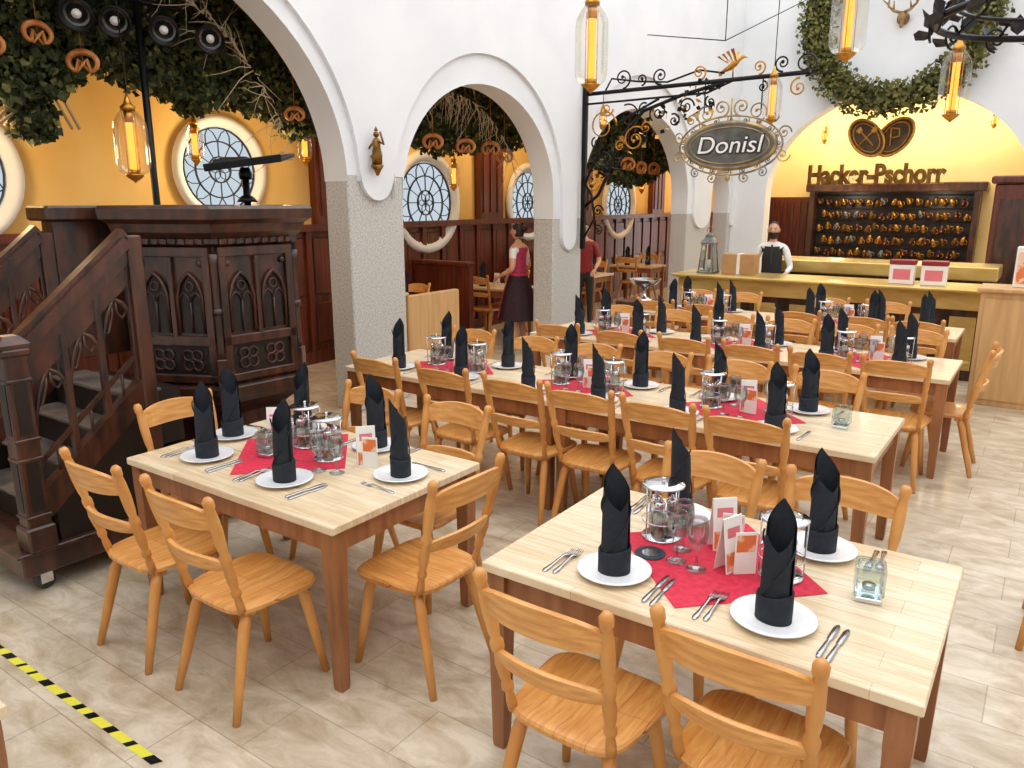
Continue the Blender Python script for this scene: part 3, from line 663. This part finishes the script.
o=obj('bracket',b,[M_black,M_gold,M_dgold],parent=e,recalc=False)
sg=MB(); SX,SZ=-3.29,2.6
def ell(a_,b_,y,n=40): return [(SX+a_*cos(2*pi*i/n),y,SZ+b_*sin(2*pi*i/n)) for i in range(n)]
sg.loft([ell(.52,.24,Y-.03),ell(.52,.24,Y+.03)],1)
sg.tube(ell(.53,.25,Y),.032,8,2,closed=True); sg.tube(ell(.47,.205,Y-.032),.008,5,2,closed=True); sg.tube(ell(.61,.33,Y),.012,6,2,closed=True)
for i in range(20):
    a=2*pi*i/20; scroll(sg,SX+.57*cos(a),SZ+.29*sin(a),.045,1.2,a,1 if i%2 else -1,Y,2 if i%2 else 0,.008)
for s_ in(-1,1):
    scroll(sg,SX+s_*.30,SZ+.36,.12,1.6,-pi/2,s_,Y,2,.012); scroll(sg,SX+s_*.12,SZ+.42,.10,1.5,-pi/2,-s_,Y,2,.012); scroll(sg,SX+s_*.2,SZ-.36,.07,1.4,pi/2,s_,Y,2,.010); scroll(sg,SX+s_*.40,SZ-.30,.06,1.4,pi/2,-s_,Y,0,.009)
    scroll(sg,SX+s_*.62,SZ+.12,.08,1.4,0,s_,Y,2,.010); scroll(sg,SX+s_*.62,SZ-.12,.08,1.4,0,-s_,Y,2,.010); scroll(sg,SX+s_*.48,SZ+.30,.07,1.4,0,-s_,Y,0,.009)
sg.tube([(SX,Y,SZ+.25),(SX,Y,SZ+.52)],.010,5,2); sg.sphere((SX,Y,SZ-.36),(.03,.03,.045),8,6,2)
obj('sign_board',sg,[M_silver,M_signdk,M_signgold],parent=e)
def text(name,body,loc,size,ext,mt,rz=0,parent=None,off=0,sx=1,shear=0):
    c=D.curves.new(name,'FONT'); c.body=body; c.size=size; c.extrude=ext; c.offset=off; c.bevel_depth=.002; c.align_x='CENTER'; c.align_y='CENTER'; c.shear=shear
    c.materials.append(mt); o=D.objects.new(name,c); o.location=loc; o.rotation_euler=(pi/2,0,rz); o.scale=(sx,1,1)
    if parent:o.parent=parent
    COL.objects.link(o); return o
text('sign_lettering_outline','Donisl',(SX,Y-.034,SZ),.27,.003,M_lead,parent=e,off=.012,sx=1.1,shear=.18)  # dark outline of the letters, a wider copy behind the pale ones
text('sign_lettering','Donisl',(SX,Y-.042,SZ),.27,.006,M_paper,parent=e,off=-.002,sx=1.1,shear=.18)
# logo + lettering in bar arch
e=empty('brewery_sign')
text('lettering','Hacker-Pschorr',(-2.87,15.28,2.42),.46,.03,M_dgold,parent=e,off=.018,sx=.76)
lg=MB()
for s_ in(-1,1):
    c_=-2.8+s_*.22
    def el(a_,b_,y): return [(c_+(a_*cos(t))*cos(s_*.35)+b_*sin(t)*sin(s_*.35),y,3.05+b_*sin(t)*cos(s_*.35)) for t in [2*pi*i/32 for i in range(32)]]
    yy=15.2+.03*s_
    lg.loft([el(.29,.33,yy),el(.29,.33,yy+.04)],1); lg.tube(el(.29,.33,yy),.026,6,0,closed=True); lg.tube(el(.22,.26,yy-.01),.010,6,0,closed=True)
    if s_<0:
        # crossed axes
        for d in(-1,1):
            lg.tube([(c_-.12*d,yy-.02,2.92),(c_+.12*d,yy-.02,3.18)],.014,5,0)
            lg.loft([[(c_+.12*d-.06,y_,3.17),(c_+.12*d+.01,y_,3.24),(c_+.12*d+.05,y_,3.17),(c_+.12*d,y_,3.12)] for y_ in(yy-.03,yy-.005)],0)
    else:
        lg.tube([(c_-.06,yy-.02,2.9),(c_-.06,yy-.02,3.2)],.02,5,0); lg.tube([(c_-.06,yy-.02,3.2),(c_+.07,yy-.02,3.18),(c_+.08,yy-.02,3.06),(c_-.05,yy-.02,3.03)],.018,5,0)
lg.tube([(-3.0,15.22,3.3),(-3.0,15.22,3.75)],.006,4,0); lg.tube([(-2.6,15.22,3.3),(-2.6,15.22,3.75)],.006,4,0)
lg.tube([(-4.0,15.3,2.27),(-1.75,15.3,2.27)],.012,5,0)
obj('emblem',lg,[M_gold,M_embl],parent=e)

# ---------------------------------------------------------------- bar
bc=MB()
bc.box(-4.1,-.6,9.85,10.35,0,.80,2); bc.box(-4.12,-.58,9.78,10.4,.80,1.0,0,.01); bc.box(-4.18,-.52,9.66,10.45,1.0,1.04,0,.012)
for k in range(8): bc.box(-4.08+.44*k,-4.05+.44*k,9.83,9.86,.05,.78,1)
for k in range(8): bc.box(-3.98+.44*k,-3.72+.44*k,9.835,9.85,.12,.72,0,.004)
bc.box(-3.3,-.6,11.1,11.7,0,1.05,2); bc.box(-3.36,-.55,11.0,11.75,1.02,1.19,0,.015)
bc.tube([(-4.05,9.75,.22),(-.65,9.75,.22)],.025,8,0)
for x in(-3.9,-2.4,-.9): bc.tube([(x,9.75,.22),(x,9.86,.22)],.012,5,0)
obj('bar_counter',bc,[M_brass,M_darker,M_dark])
cb=MB()
cb.box(-4.35,-1.3,17.0,17.28,0,.85,0); cb.box(-4.35,-1.3,17.22,17.28,.85,2.15,1); cb.box(-4.42,-1.2,16.85,17.28,2.15,2.32,0,.02)
for x in(-4.35,-1.4): cb.box(x,x+.1,16.92,17.28,.85,2.15,0)
for z in(1.08,1.33,1.58,1.83,2.08): cb.tube([(-4.25,17.12,z),(-1.4,17.12,z)],.008,5,1)
obj('stein_cabinet',cb,[M_dark,M_darker])
st=MB()
for r_,z in enumerate((.88,1.13,1.38,1.63,1.88)):
    for k in range(19):
        x=-4.14+.15*k+(.07 if r_%2 else 0)
        if x>-1.45: continue
        T=Matrix.Translation((x,17.08,z+random.uniform(-.03,.03)))@Matrix.Rotation(random.uniform(-.6,.6),4,'Y')@Matrix.Rotation(.25,4,'X')
        q=random.random(); mi=0 if q<.42 else (1 if q<.5 else (3 if q<.8 else 2))
        s_=random.uniform(.75,1.0)
        st.lathe([(.03*s_,0),(.048*s_,.02),(.052*s_,.05),(.042*s_,.10),(.036*s_,.13),(.026*s_,.145),(.012,.155*s_),(.008,.17*s_)],10,mi,M=T)
        st.tube([(.04,-.01,.03),(.075,-.02,.04),(.078,-.02,.09),(.036,-.01,.11)],.008,5,0,M=T)
        st.sphere((0,-.045,.055),(.018,.01,.018),6,5,2 if mi!=2 else 0,M=T)
obj('stein_collection',st,[M_gold,M_silver,M_brown,M_dgold])
dc=MB(); dc.box(-.8,.9,12.4,13.0,0,2.2,0,.02); dc.box(-.85,.95,12.35,13.05,2.2,2.3,0,.02)
for k in range(4): dc.box(-.72+.4*k,-.42+.4*k,12.38,12.4,.2,2.0,1,.004)
obj('wardrobe_cabinet',dc,[M_red,M_dark])
hs=MB(); hs.box(-.56,.45,8.75,9.2,0,1.12,0,.006); hs.box(-.59,.48,8.7,9.24,1.12,1.16,0,.008); hs.box(-.52,.42,8.735,8.75,.06,1.06,0,.004)
obj('service_stand',hs,[M_lwood])
bm_=MB(); bm_.box(-.32,-.05,8.9,9.05,1.162,1.55,0,.008); bm_.box(-.30,-.07,8.895,8.9,1.2,1.5,1); obj('menu_box',bm_,[M_paper,M_orange])
# things on counter
c1=MB(); c1.box(-.21,.21,-.14,.14,0,.26,0,.004); c1.box(-.02,.02,-.142,.142,.0,.262,1); obj('cardboard_box',c1,[M_card,M_paper],loc=(-3.40,10.1,1.042),rz=.1)
for x in(-1.45,-1.12):
    c1=MB(); c1.box(-.13,.13,-.1,.1,0,.22,0,.004); c1.box(-.135,.135,-.105,.105,.22,.27,1,.004); c1.box(-.09,.09,-.102,-.1,.05,.17,2); obj('gift_box',c1,[M_paper,M_boxred,M_pink],loc=(x,10.0,1.042),rz=.05)
# lantern on counter corner & bucket
ln=MB(); 
for a,c in((-1,-1),(1,-1),(1,1),(-1,1)): ln.tube([(a*.11,c*.11,.02),(a*.08,c*.08,.45)],.01,5,0)
ln.box(-.13,.13,-.13,.13,0,.03,0,.004); ln.loft([[(a*h,c*h,z) for a,c in((-1,-1),(1,-1),(1,1),(-1,1))] for z,h in((.45,.10),(.47,.10),(.55,.05),(.58,.05),(.62,.02))],0)
ln.tube([(.05*cos(t),0,.66+.05*sin(t)) for t in [2*pi*i/12 for i in range(12)]],.006,5,0,closed=True); ln.lathe([(.03,.03),(.03,.2)],10,1)
ln.loft([[(a*.105,c*.105,.03) for a,c in((-1,-1),(1,-1),(1,1),(-1,1))],[(a*.078,c*.078,.45) for a,c in((-1,-1),(1,-1),(1,1),(-1,1))]],2,cap=(False,False))
obj('candle_lantern',ln,[M_silver,M_paper,M_glass],loc=(-3.80,10.0,1.042),sc=(.9,.9,.85))
bk=MB(); bk.lathe([(.12,0),(.12,.015),(.03,.04),(.02,.12),(.05,.17),(.15,.20),(.2,.26),(.21,.27),(.19,.265),(.1,.21),(.001,.2)],20); obj('silver_bowl',bk,[M_chrome],loc=(-4.22,8.95,.752))
sd=MB(); sd.box(-.25,.2,-.25,.25,.68,.75,0,.01); 
for a,c in((-1,-1),(1,-1),(1,1),(-1,1)): sd.box(a*.18-.025,a*.18+.025,c*.2-.025,c*.2+.025,0,.68,0)
obj('side_table',sd,[M_dark],loc=(-4.25,8.95,0))
# statuette on pillar
sf=MB()
sf.lathe([(.01,-.22),(.035,-.17),(.06,-.13),(.03,-.12)],10); sf.lathe([(.045,-.12),(.05,-.05),(.035,.03),(.04,.08),(.02,.11)],10); sf.sphere((0,0,.14),.028,8,6); sf.tube([(.03,0,.08),(.09,0,.05),(.08,-.03,.16)],.011,5); sf.tube([(-.03,0,.08),(-.08,-.02,.02)],.011,5); sf.tube([(0,0,.17),(.0,0,.21)],[.02,.004],6); sf.tube([(-.02,0,-.02),(-.09,0,-.06)],.01,5); sf.tube([(0,0,-.13),(-.06,.05,-.12),(-.12,.0,-.10)],.012,5)
sf2=obj('wall_statuette',sf,[M_dgold],loc=(-5.18,5.26,2.42))
# ---------------------------------------------------------------- chandelier upper right
ch=MB(); c0=Vector((-.02,6.16,3.10)); CR=.85
ch.tube([(c0.x+CR*cos(a),c0.y+CR*sin(a),c0.z) for a in [2*pi*i/48 for i in range(48)]],.024,7,0,closed=True)
ch.tube([(c0.x+(CR-.12)*cos(a),c0.y+(CR-.12)*sin(a),c0.z+.10) for a in [2*pi*i/48 for i in range(48)]],.014,6,0,closed=True)
for k in range(14):
    a=2*pi*k/14; d=Vector((cos(a),sin(a),0)); tn=Vector((-sin(a),cos(a),0))
    P=[]
    for i in range(20):
        t=i/19; aa=-pi/2+t*2.6*pi; rr=.09*(1-.75*t); P.append(tuple(c0+d*(CR+.02)+tn*(rr*cos(aa))+Vector((0,0,.02-.09*.2+rr*sin(aa)))))
    ch.tube(P,.009,5,0)
    ch.tube([tuple(c0+d*CR),tuple(c0+d*(CR-.12)+Vector((0,0,.10)))],.010,5)
    for j in range(4):
        pz=c0+d*(CR-.08+.05*j)+tn*random.uniform(-.12,.12)+Vector((0,0,.06-.04*j)); T=Matrix.Translation(pz)@Matrix.Rotation(a+j,4,'Z')@Matrix.Rotation(.8*j+.4,4,'X')
        ch.add([(0,0,0),(.045,.035,.012),(.05,.08,-.01),(0,.14,.0),(-.05,.08,-.01),(-.045,.035,.012)],[(0,1,2,3),(0,3,4,5)],1,M=T)
for k in range(4):
    a=2*pi*k/4+.4; ch.tube([(c0.x+CR*cos(a),c0.y+CR*sin(a),c0.z),(c0.x+.5*CR*cos(a),c0.y+.5*CR*sin(a),c0.z+.7),(c0.x,c0.y,c0.z+1.4),(c0.x,c0.y,6.5)],.010,5)
obj('iron_chandelier',ch,[M_black,M_lead],recalc=False)
cbm=MB(); cbm.tube([(-5.25,10.9,4.3),(-3.9,10.4,4.0),(-2.6,9.9,4.3),(-2.6,9.9,6.5)],.007,4); cbm.tube([(-3.9,10.4,4.0),(-3.9,10.4,6.5)],.007,4); obj('hanging_cable',cbm,[M_black])

# hazard tape on floor
tp=MB(); x=-5.0;k=0
while x<-2.45:
    wd=random.uniform(.03,.085)*(1.25 if k%2==0 else .75)
    tp.add([(x,1.205,.001),(x+wd,1.205,.001),(x+wd+.02,1.24,.001),(x+.02,1.24,.001)],[(0,1,2,3)],k%2); x+=wd;k+=1
obj('hazard_tape',tp,[M_ytape,M_black],rz=0)

# ---------------------------------------------------------------- aisle furniture
for x0,x1,y0,y1 in((-7.2,-6.3,4.0,4.8),(-7.2,-6.3,6.6,7.3),(-7.2,-6.3,8.9,9.6),(-7.2,-6.3,11.4,12.1),(-7.2,-6.3,13.6,14.3)):
    table(x0,x1,y0,y1); chair((x0+x1)/2,y0-.16,'N'); chair((x0+x1)/2,y1+.2,'S')
    ym=(y0+y1)/2; inst('folded_napkin',NP,(x0+.3,ym-.15,Z)); inst('folded_napkin',NP,(x0+.6,ym+.15,Z)); inst('menu_card',MN,(x0+.45,ym,Z)); inst('wine_glass',GL,(x0+.7,ym-.1,Z))
pt=MB(); pt.box(-6.35,-5.68,6.05,6.13,0,.98,0,.01); pt.box(-6.38,-5.65,6.03,6.15,.98,1.02,0,.01); pt.box(-5.73,-5.65,6.13,7.0,0,.98,0,.01); obj('wood_partition',pt,[M_lwood])
bn=MB()
for y in(8.2,10.8): bn.box(-7.4,-6.4,y-.04,y+.04,0,1.15,0,.01); bn.box(-7.4,-6.4,y-.07,y+.07,1.12,1.18,0,.01)
obj('bench_back',bn,[M_red])

# ---------------------------------------------------------------- people
def skinbody(name,J,E,R,regions,mats,parent,root):
    me=D.meshes.new(name); me.from_pydata(J,E,[]); o=D.objects.new(name,me); COL.objects.link(o)
    md=o.modifiers.new('s','SKIN')
    sv=me.skin_vertices[0].data
    for i,r in enumerate(R): sv[i].radius=r if isinstance(r,tuple) else (r,r); sv[i].use_root=(i==root)
    o.modifiers.new('u','SUBSURF').levels=2
    bpy.context.view_layer.update(); dg=bpy.context.evaluated_depsgraph_get(); nm=D.meshes.new_from_object(o.evaluated_get(dg))
    D.objects.remove(o)
    for m in mats: nm.materials.append(m)
    for p_ in nm.polygons: p_.material_index=regions(p_.center); p_.use_smooth=True
    return inst(name,nm,parent=parent)
def hand(m,W,d,side_,mi=0):
    """wrist W, direction d"""
    d=Vector(d).normalized(); up=Vector((0,0,1)) if abs(d.z)<.8 else Vector((0,1,0)); s_=d.cross(up).normalized()*side_; nrm=s_.cross(d).normalized()*side_
    W=Vector(W)
    m.tube([W-d*.02,W+d*.03,W+d*.07,W+d*.09],[.022,.034,.038,.03],8,mi,flat=.5)
    for k,l in enumerate((.062,.072,.067,.052)):
        b_=W+d*.082+s_*(.027-.018*k); m.tube([b_-d*.02,b_+d*l*.45-nrm*.006,b_+d*l*.8-nrm*.02,b_+d*l*.95-nrm*.034],[.009,.009,.008,.006],6,mi)
    b_=W+d*.03+s_*.03; m.tube([b_,b_+s_*.02+d*.02,b_+s_*.03+d*.05-nrm*.01],[.012,.010,.007],6,mi)
def head(m,c,tilt,beard=False,bun=False,bald=False):
    """mats:0 skin 1 hair 2 white 3 dark ; face +Y"""
    T=Matrix.Translation(c)@Matrix.Rotation(tilt,4,'X')
    L=[]
    for i in range(15):
        ph=pi*(i+.1)/14.2; z=-.118*cos(ph); r=sin(ph)
        l=[]
        for j in range(20):
            a=2*pi*j/20; x=.076*r*cos(a); y=.094*r*sin(a)
            if z<-.02: x*=1-.28*(-z-.02)/.1; y=y*(1-.25*(-z-.02)/.1)+.018*(-z-.02)/.1
            l.append((x,y,z))
        L.append(l)
    m.loft(L,0,True,M=T)
    m.tube([(0,.088,.02),(0,.102,-.005),(0,.112,-.022),(0,.098,-.032)],[.008,.010,.014,.008],8,0,M=T)
    for s_ in(-1,1):
        m.sphere((s_*.030,.082,.008),(.012,.008,.006),8,6,2,M=T); m.sphere((s_*.030,.0885,.008),(.006,.004,.006),8,6,3,M=T)
        m.tube([(s_*.015,.092,.028),(s_*.045,.08,.028)],.004,5,1,M=T)
        m.sphere((s_*.078,-.004,-.005),(.010,.018,.030),8,6,0,M=T)
    m.tube([(-.022,.084,-.058),(0,.090,-.056),(.022,.084,-.058)],[.004,.006,.004],6,4,M=T)
    # hair shell: cap whose lower rim is high over the forehead and low at the nape
    L=[]
    for i in range(9):
        l=[]
        for j in range(20):
            a=2*pi*j/20; fr=max(0,sin(a))
            phm=(.5-.20*fr**.6)*pi if not bald else (.46-.24*fr**.6)*pi
            ph=phm*(i+.05)/8.05
            l.append((.080*sin(ph)*cos(a),.099*sin(ph)*sin(a)-.003,.123*cos(ph)))
        L.append(l)
    m.loft(L,1,True,M=T,cap=(True,False))
    m.loft([[(.080*cos(a)*k,.099*sin(a)*k-.003,z) for a in [pi+pi*j/10 for j in range(11)]] for z,k in((.02,1.0),(-.03,.98),(-.07,.82))],1,True,closed=False,cap=(False,False),M=T)
    if beard:
        m.loft([[(.067*cos(a)*k,.09*sin(a)*k+.008,z) for a in [pi*j/12 for j in range(13)]] for z,k in((-.03,1.06),(-.06,1.0),(-.09,.85),(-.125,.5))],1,True,closed=False,cap=(False,False),M=T)
        m.tube([(-.03,.088,-.05),(0,.098,-.043),(.03,.088,-.05)],[.005,.008,.005],6,1,M=T)
    if bun: m.sphere((0,-.115,.04),.045,10,8,1,M=T)
M_lip=mat('lips',(170,84,76),rough=.5)
def person(name,loc,rz,armL,armR,regions,mats,beard=False,bun=False,scale=1,extra=None,bodyr=1):
    e=empty(name,loc,rz); e.scale=(scale,)*3
    J=[(0,0,.95),(0,0,1.10),(0,.01,1.30),(0,0,1.43),(0,.01,1.50),(0,.02,1.56)]
    R=[(.155*bodyr,.115),(.135*bodyr,.105),(.165*bodyr,.115),(.12,.085),(.055,.055),(.05,.05)]
    E=[(0,1),(1,2),(2,3),(3,4),(4,5)]
    for s_,arm in((-1,armL),(1,armR)):
        b0=len(J); J+=[(s_*.17,0,1.41)]+list(arm); R+=[.062,.045,.028]; E+=[(3,b0),(b0,b0+1),(b0+1,b0+2)]
    for s_ in(-1,1):
        b0=len(J); J+=[(s_*.09,0,.86),(s_*.10,.02,.48),(s_*.10,-.02,.09),(s_*.115,.12,.035)]; R+=[.09,.058,.04,.035]; E+=[(0,b0),(b0,b0+1),(b0+1,b0+2),(b0+2,b0+3)]
    skinbody('body',J,E,R,regions,mats,e,0)
    h=MB(); head(h,(0,.025,1.66),0,beard,bun,beard)
    for s_,arm in((-1,armL),(1,armR)):
        hand(h,arm[1],Vector(arm[1])-Vector(arm[0]),s_)
    obj('head_and_hands',h,[M_skin,M_hair,M_white,M_lead,M_lip],parent=e)
    if extra: extra(e)
    return e
# bartender
def regB(c):
    if c.z>1.49: return 0
    if c.z<.95: return 3
    if abs(c.x)<.145 and c.z<1.42: return 2
    return 1
def exB(e):
    m=MB(); m.tube([(-.05,.06,1.485),(0,.085,1.47),(.05,.06,1.485),(.0,-.06,1.50)],.014,6,0,closed=True); m.box(-.012,.012,.095,.118,1.2,1.46,1)
    obj('collar_and_tie',m,[M_shirt,M_lead],parent=e)
person('bartender',(-3.18,10.72,0),rad(190),((-.26,.04,1.14),(-.22,.2,1.08)),((.26,.04,1.14),(.2,.2,1.09)),regB,[M_skin,M_shirt,M_vest,M_lead],beard=True,extra=exB,scale=.96)
# waitress
def regW(c):
    if c.z>1.44: return 0
    if c.z<.95: return 0 if c.z>.1 else 3
    if abs(c.x)>.19 and c.z<1.30: return 0
    if abs(c.x)>.13: return 1
    return 2
def exW(e):
    m=MB()
    prof=[(.33,.42),(.325,.45),(.29,.6),(.24,.8),(.17,.98),(.135,1.06)]
    n=36; L=[]
    for r,z in prof: L.append([((r+.012*sin(9*a)*(1.06-z)*2)*cos(a),(r*.85+.012*sin(9*a)*(1.06-z)*2)*sin(a),z) for a in [2*pi*j/n for j in range(n)]])
    m.loft(L,0,True,cap=(False,False))
    L=[]
    for r,z in prof[1:]: L.append([((r+.02)*cos(a),(r*.85+.02)*sin(a),z) for a in [rad(35)+rad(110)*j/12 for j in range(13)]])
    m.loft(L,1,True,closed=False,cap=(False,False))
    m.tube([(.137*cos(a),.118*sin(a),1.06) for a in [2*pi*j/20 for j in range(20)]],.018,6,1,closed=True)
    obj('skirt_and_apron',m,[M_skirt,M_dress],parent=e,recalc=False)
person('waitress',(-5.95,8.66,0),rad(95),((-.24,-.03,1.15),(-.2,.18,1.05)),((.24,-.03,1.15),(.2,.18,1.05)),regW,[M_skin,M_shirt,M_dress,M_lead],bun=True,extra=exW,bodyr=.9,scale=.95)
def regG(c):
    if c.z>1.46: return 0
    if c.z<.95: return 3
    if abs(c.x)>.2 and c.z<1.2: return 0
    return 2
person('restaurant_guest',(-6.12,10.75,0),rad(200),((-.25,0,1.13),(-.2,.2,1.0)),((.25,0,1.13),(.2,.2,1.0)),regG,[M_skin,M_shirt,M_boxred,M_vest],scale=.93)

# ---------------------------------------------------------------- lights
def light(kind,name,loc,e,c,size=.2,rot=None):
    l=D.lights.new(name,kind); l.energy=e; l.color=c
    if kind=='AREA': l.size=size
    else: l.shadow_soft_size=size
    o=D.objects.new(name,l); o.location=loc
    if rot:o.rotation_euler=rot
    COL.objects.link(o); return o
warm=(1,.70,.38)
for y in(2.5,5.0,7.6,10,12.6,15.5,18): light('POINT','aisle_lamp',(-6.75,y,3.2 if y>6 else 2.4),38,warm,.15)
for x in(-4.2,-2.8,-1.4): light('POINT','bar_lamp',(x,16.3,3.6),48,(1,.83,.58),.15)
for x in(-3.6,-2.0): light('POINT','shelf_lamp',(x,16.5,2.0),12,(1,.85,.6),.1)
W=D.worlds.new('sky'); S.world=W; W.use_nodes=True; bg=W.node_tree.nodes['Background']; bg.inputs[0].default_value=(.975,.985,1,1); bg.inputs[1].default_value=2.5
S.view_settings.view_transform='Standard'
# ---------------------------------------------------------------- camera
cam=D.cameras.new('camera'); co_=D.objects.new('camera',cam); COL.objects.link(co_)
cam.sensor_width=36; cam.lens=36*770/1024; cam.clip_end=100
co_.location=(0,0,1.98); co_.rotation_euler=(rad(90-13.4),0,rad(35)); S.camera=co_
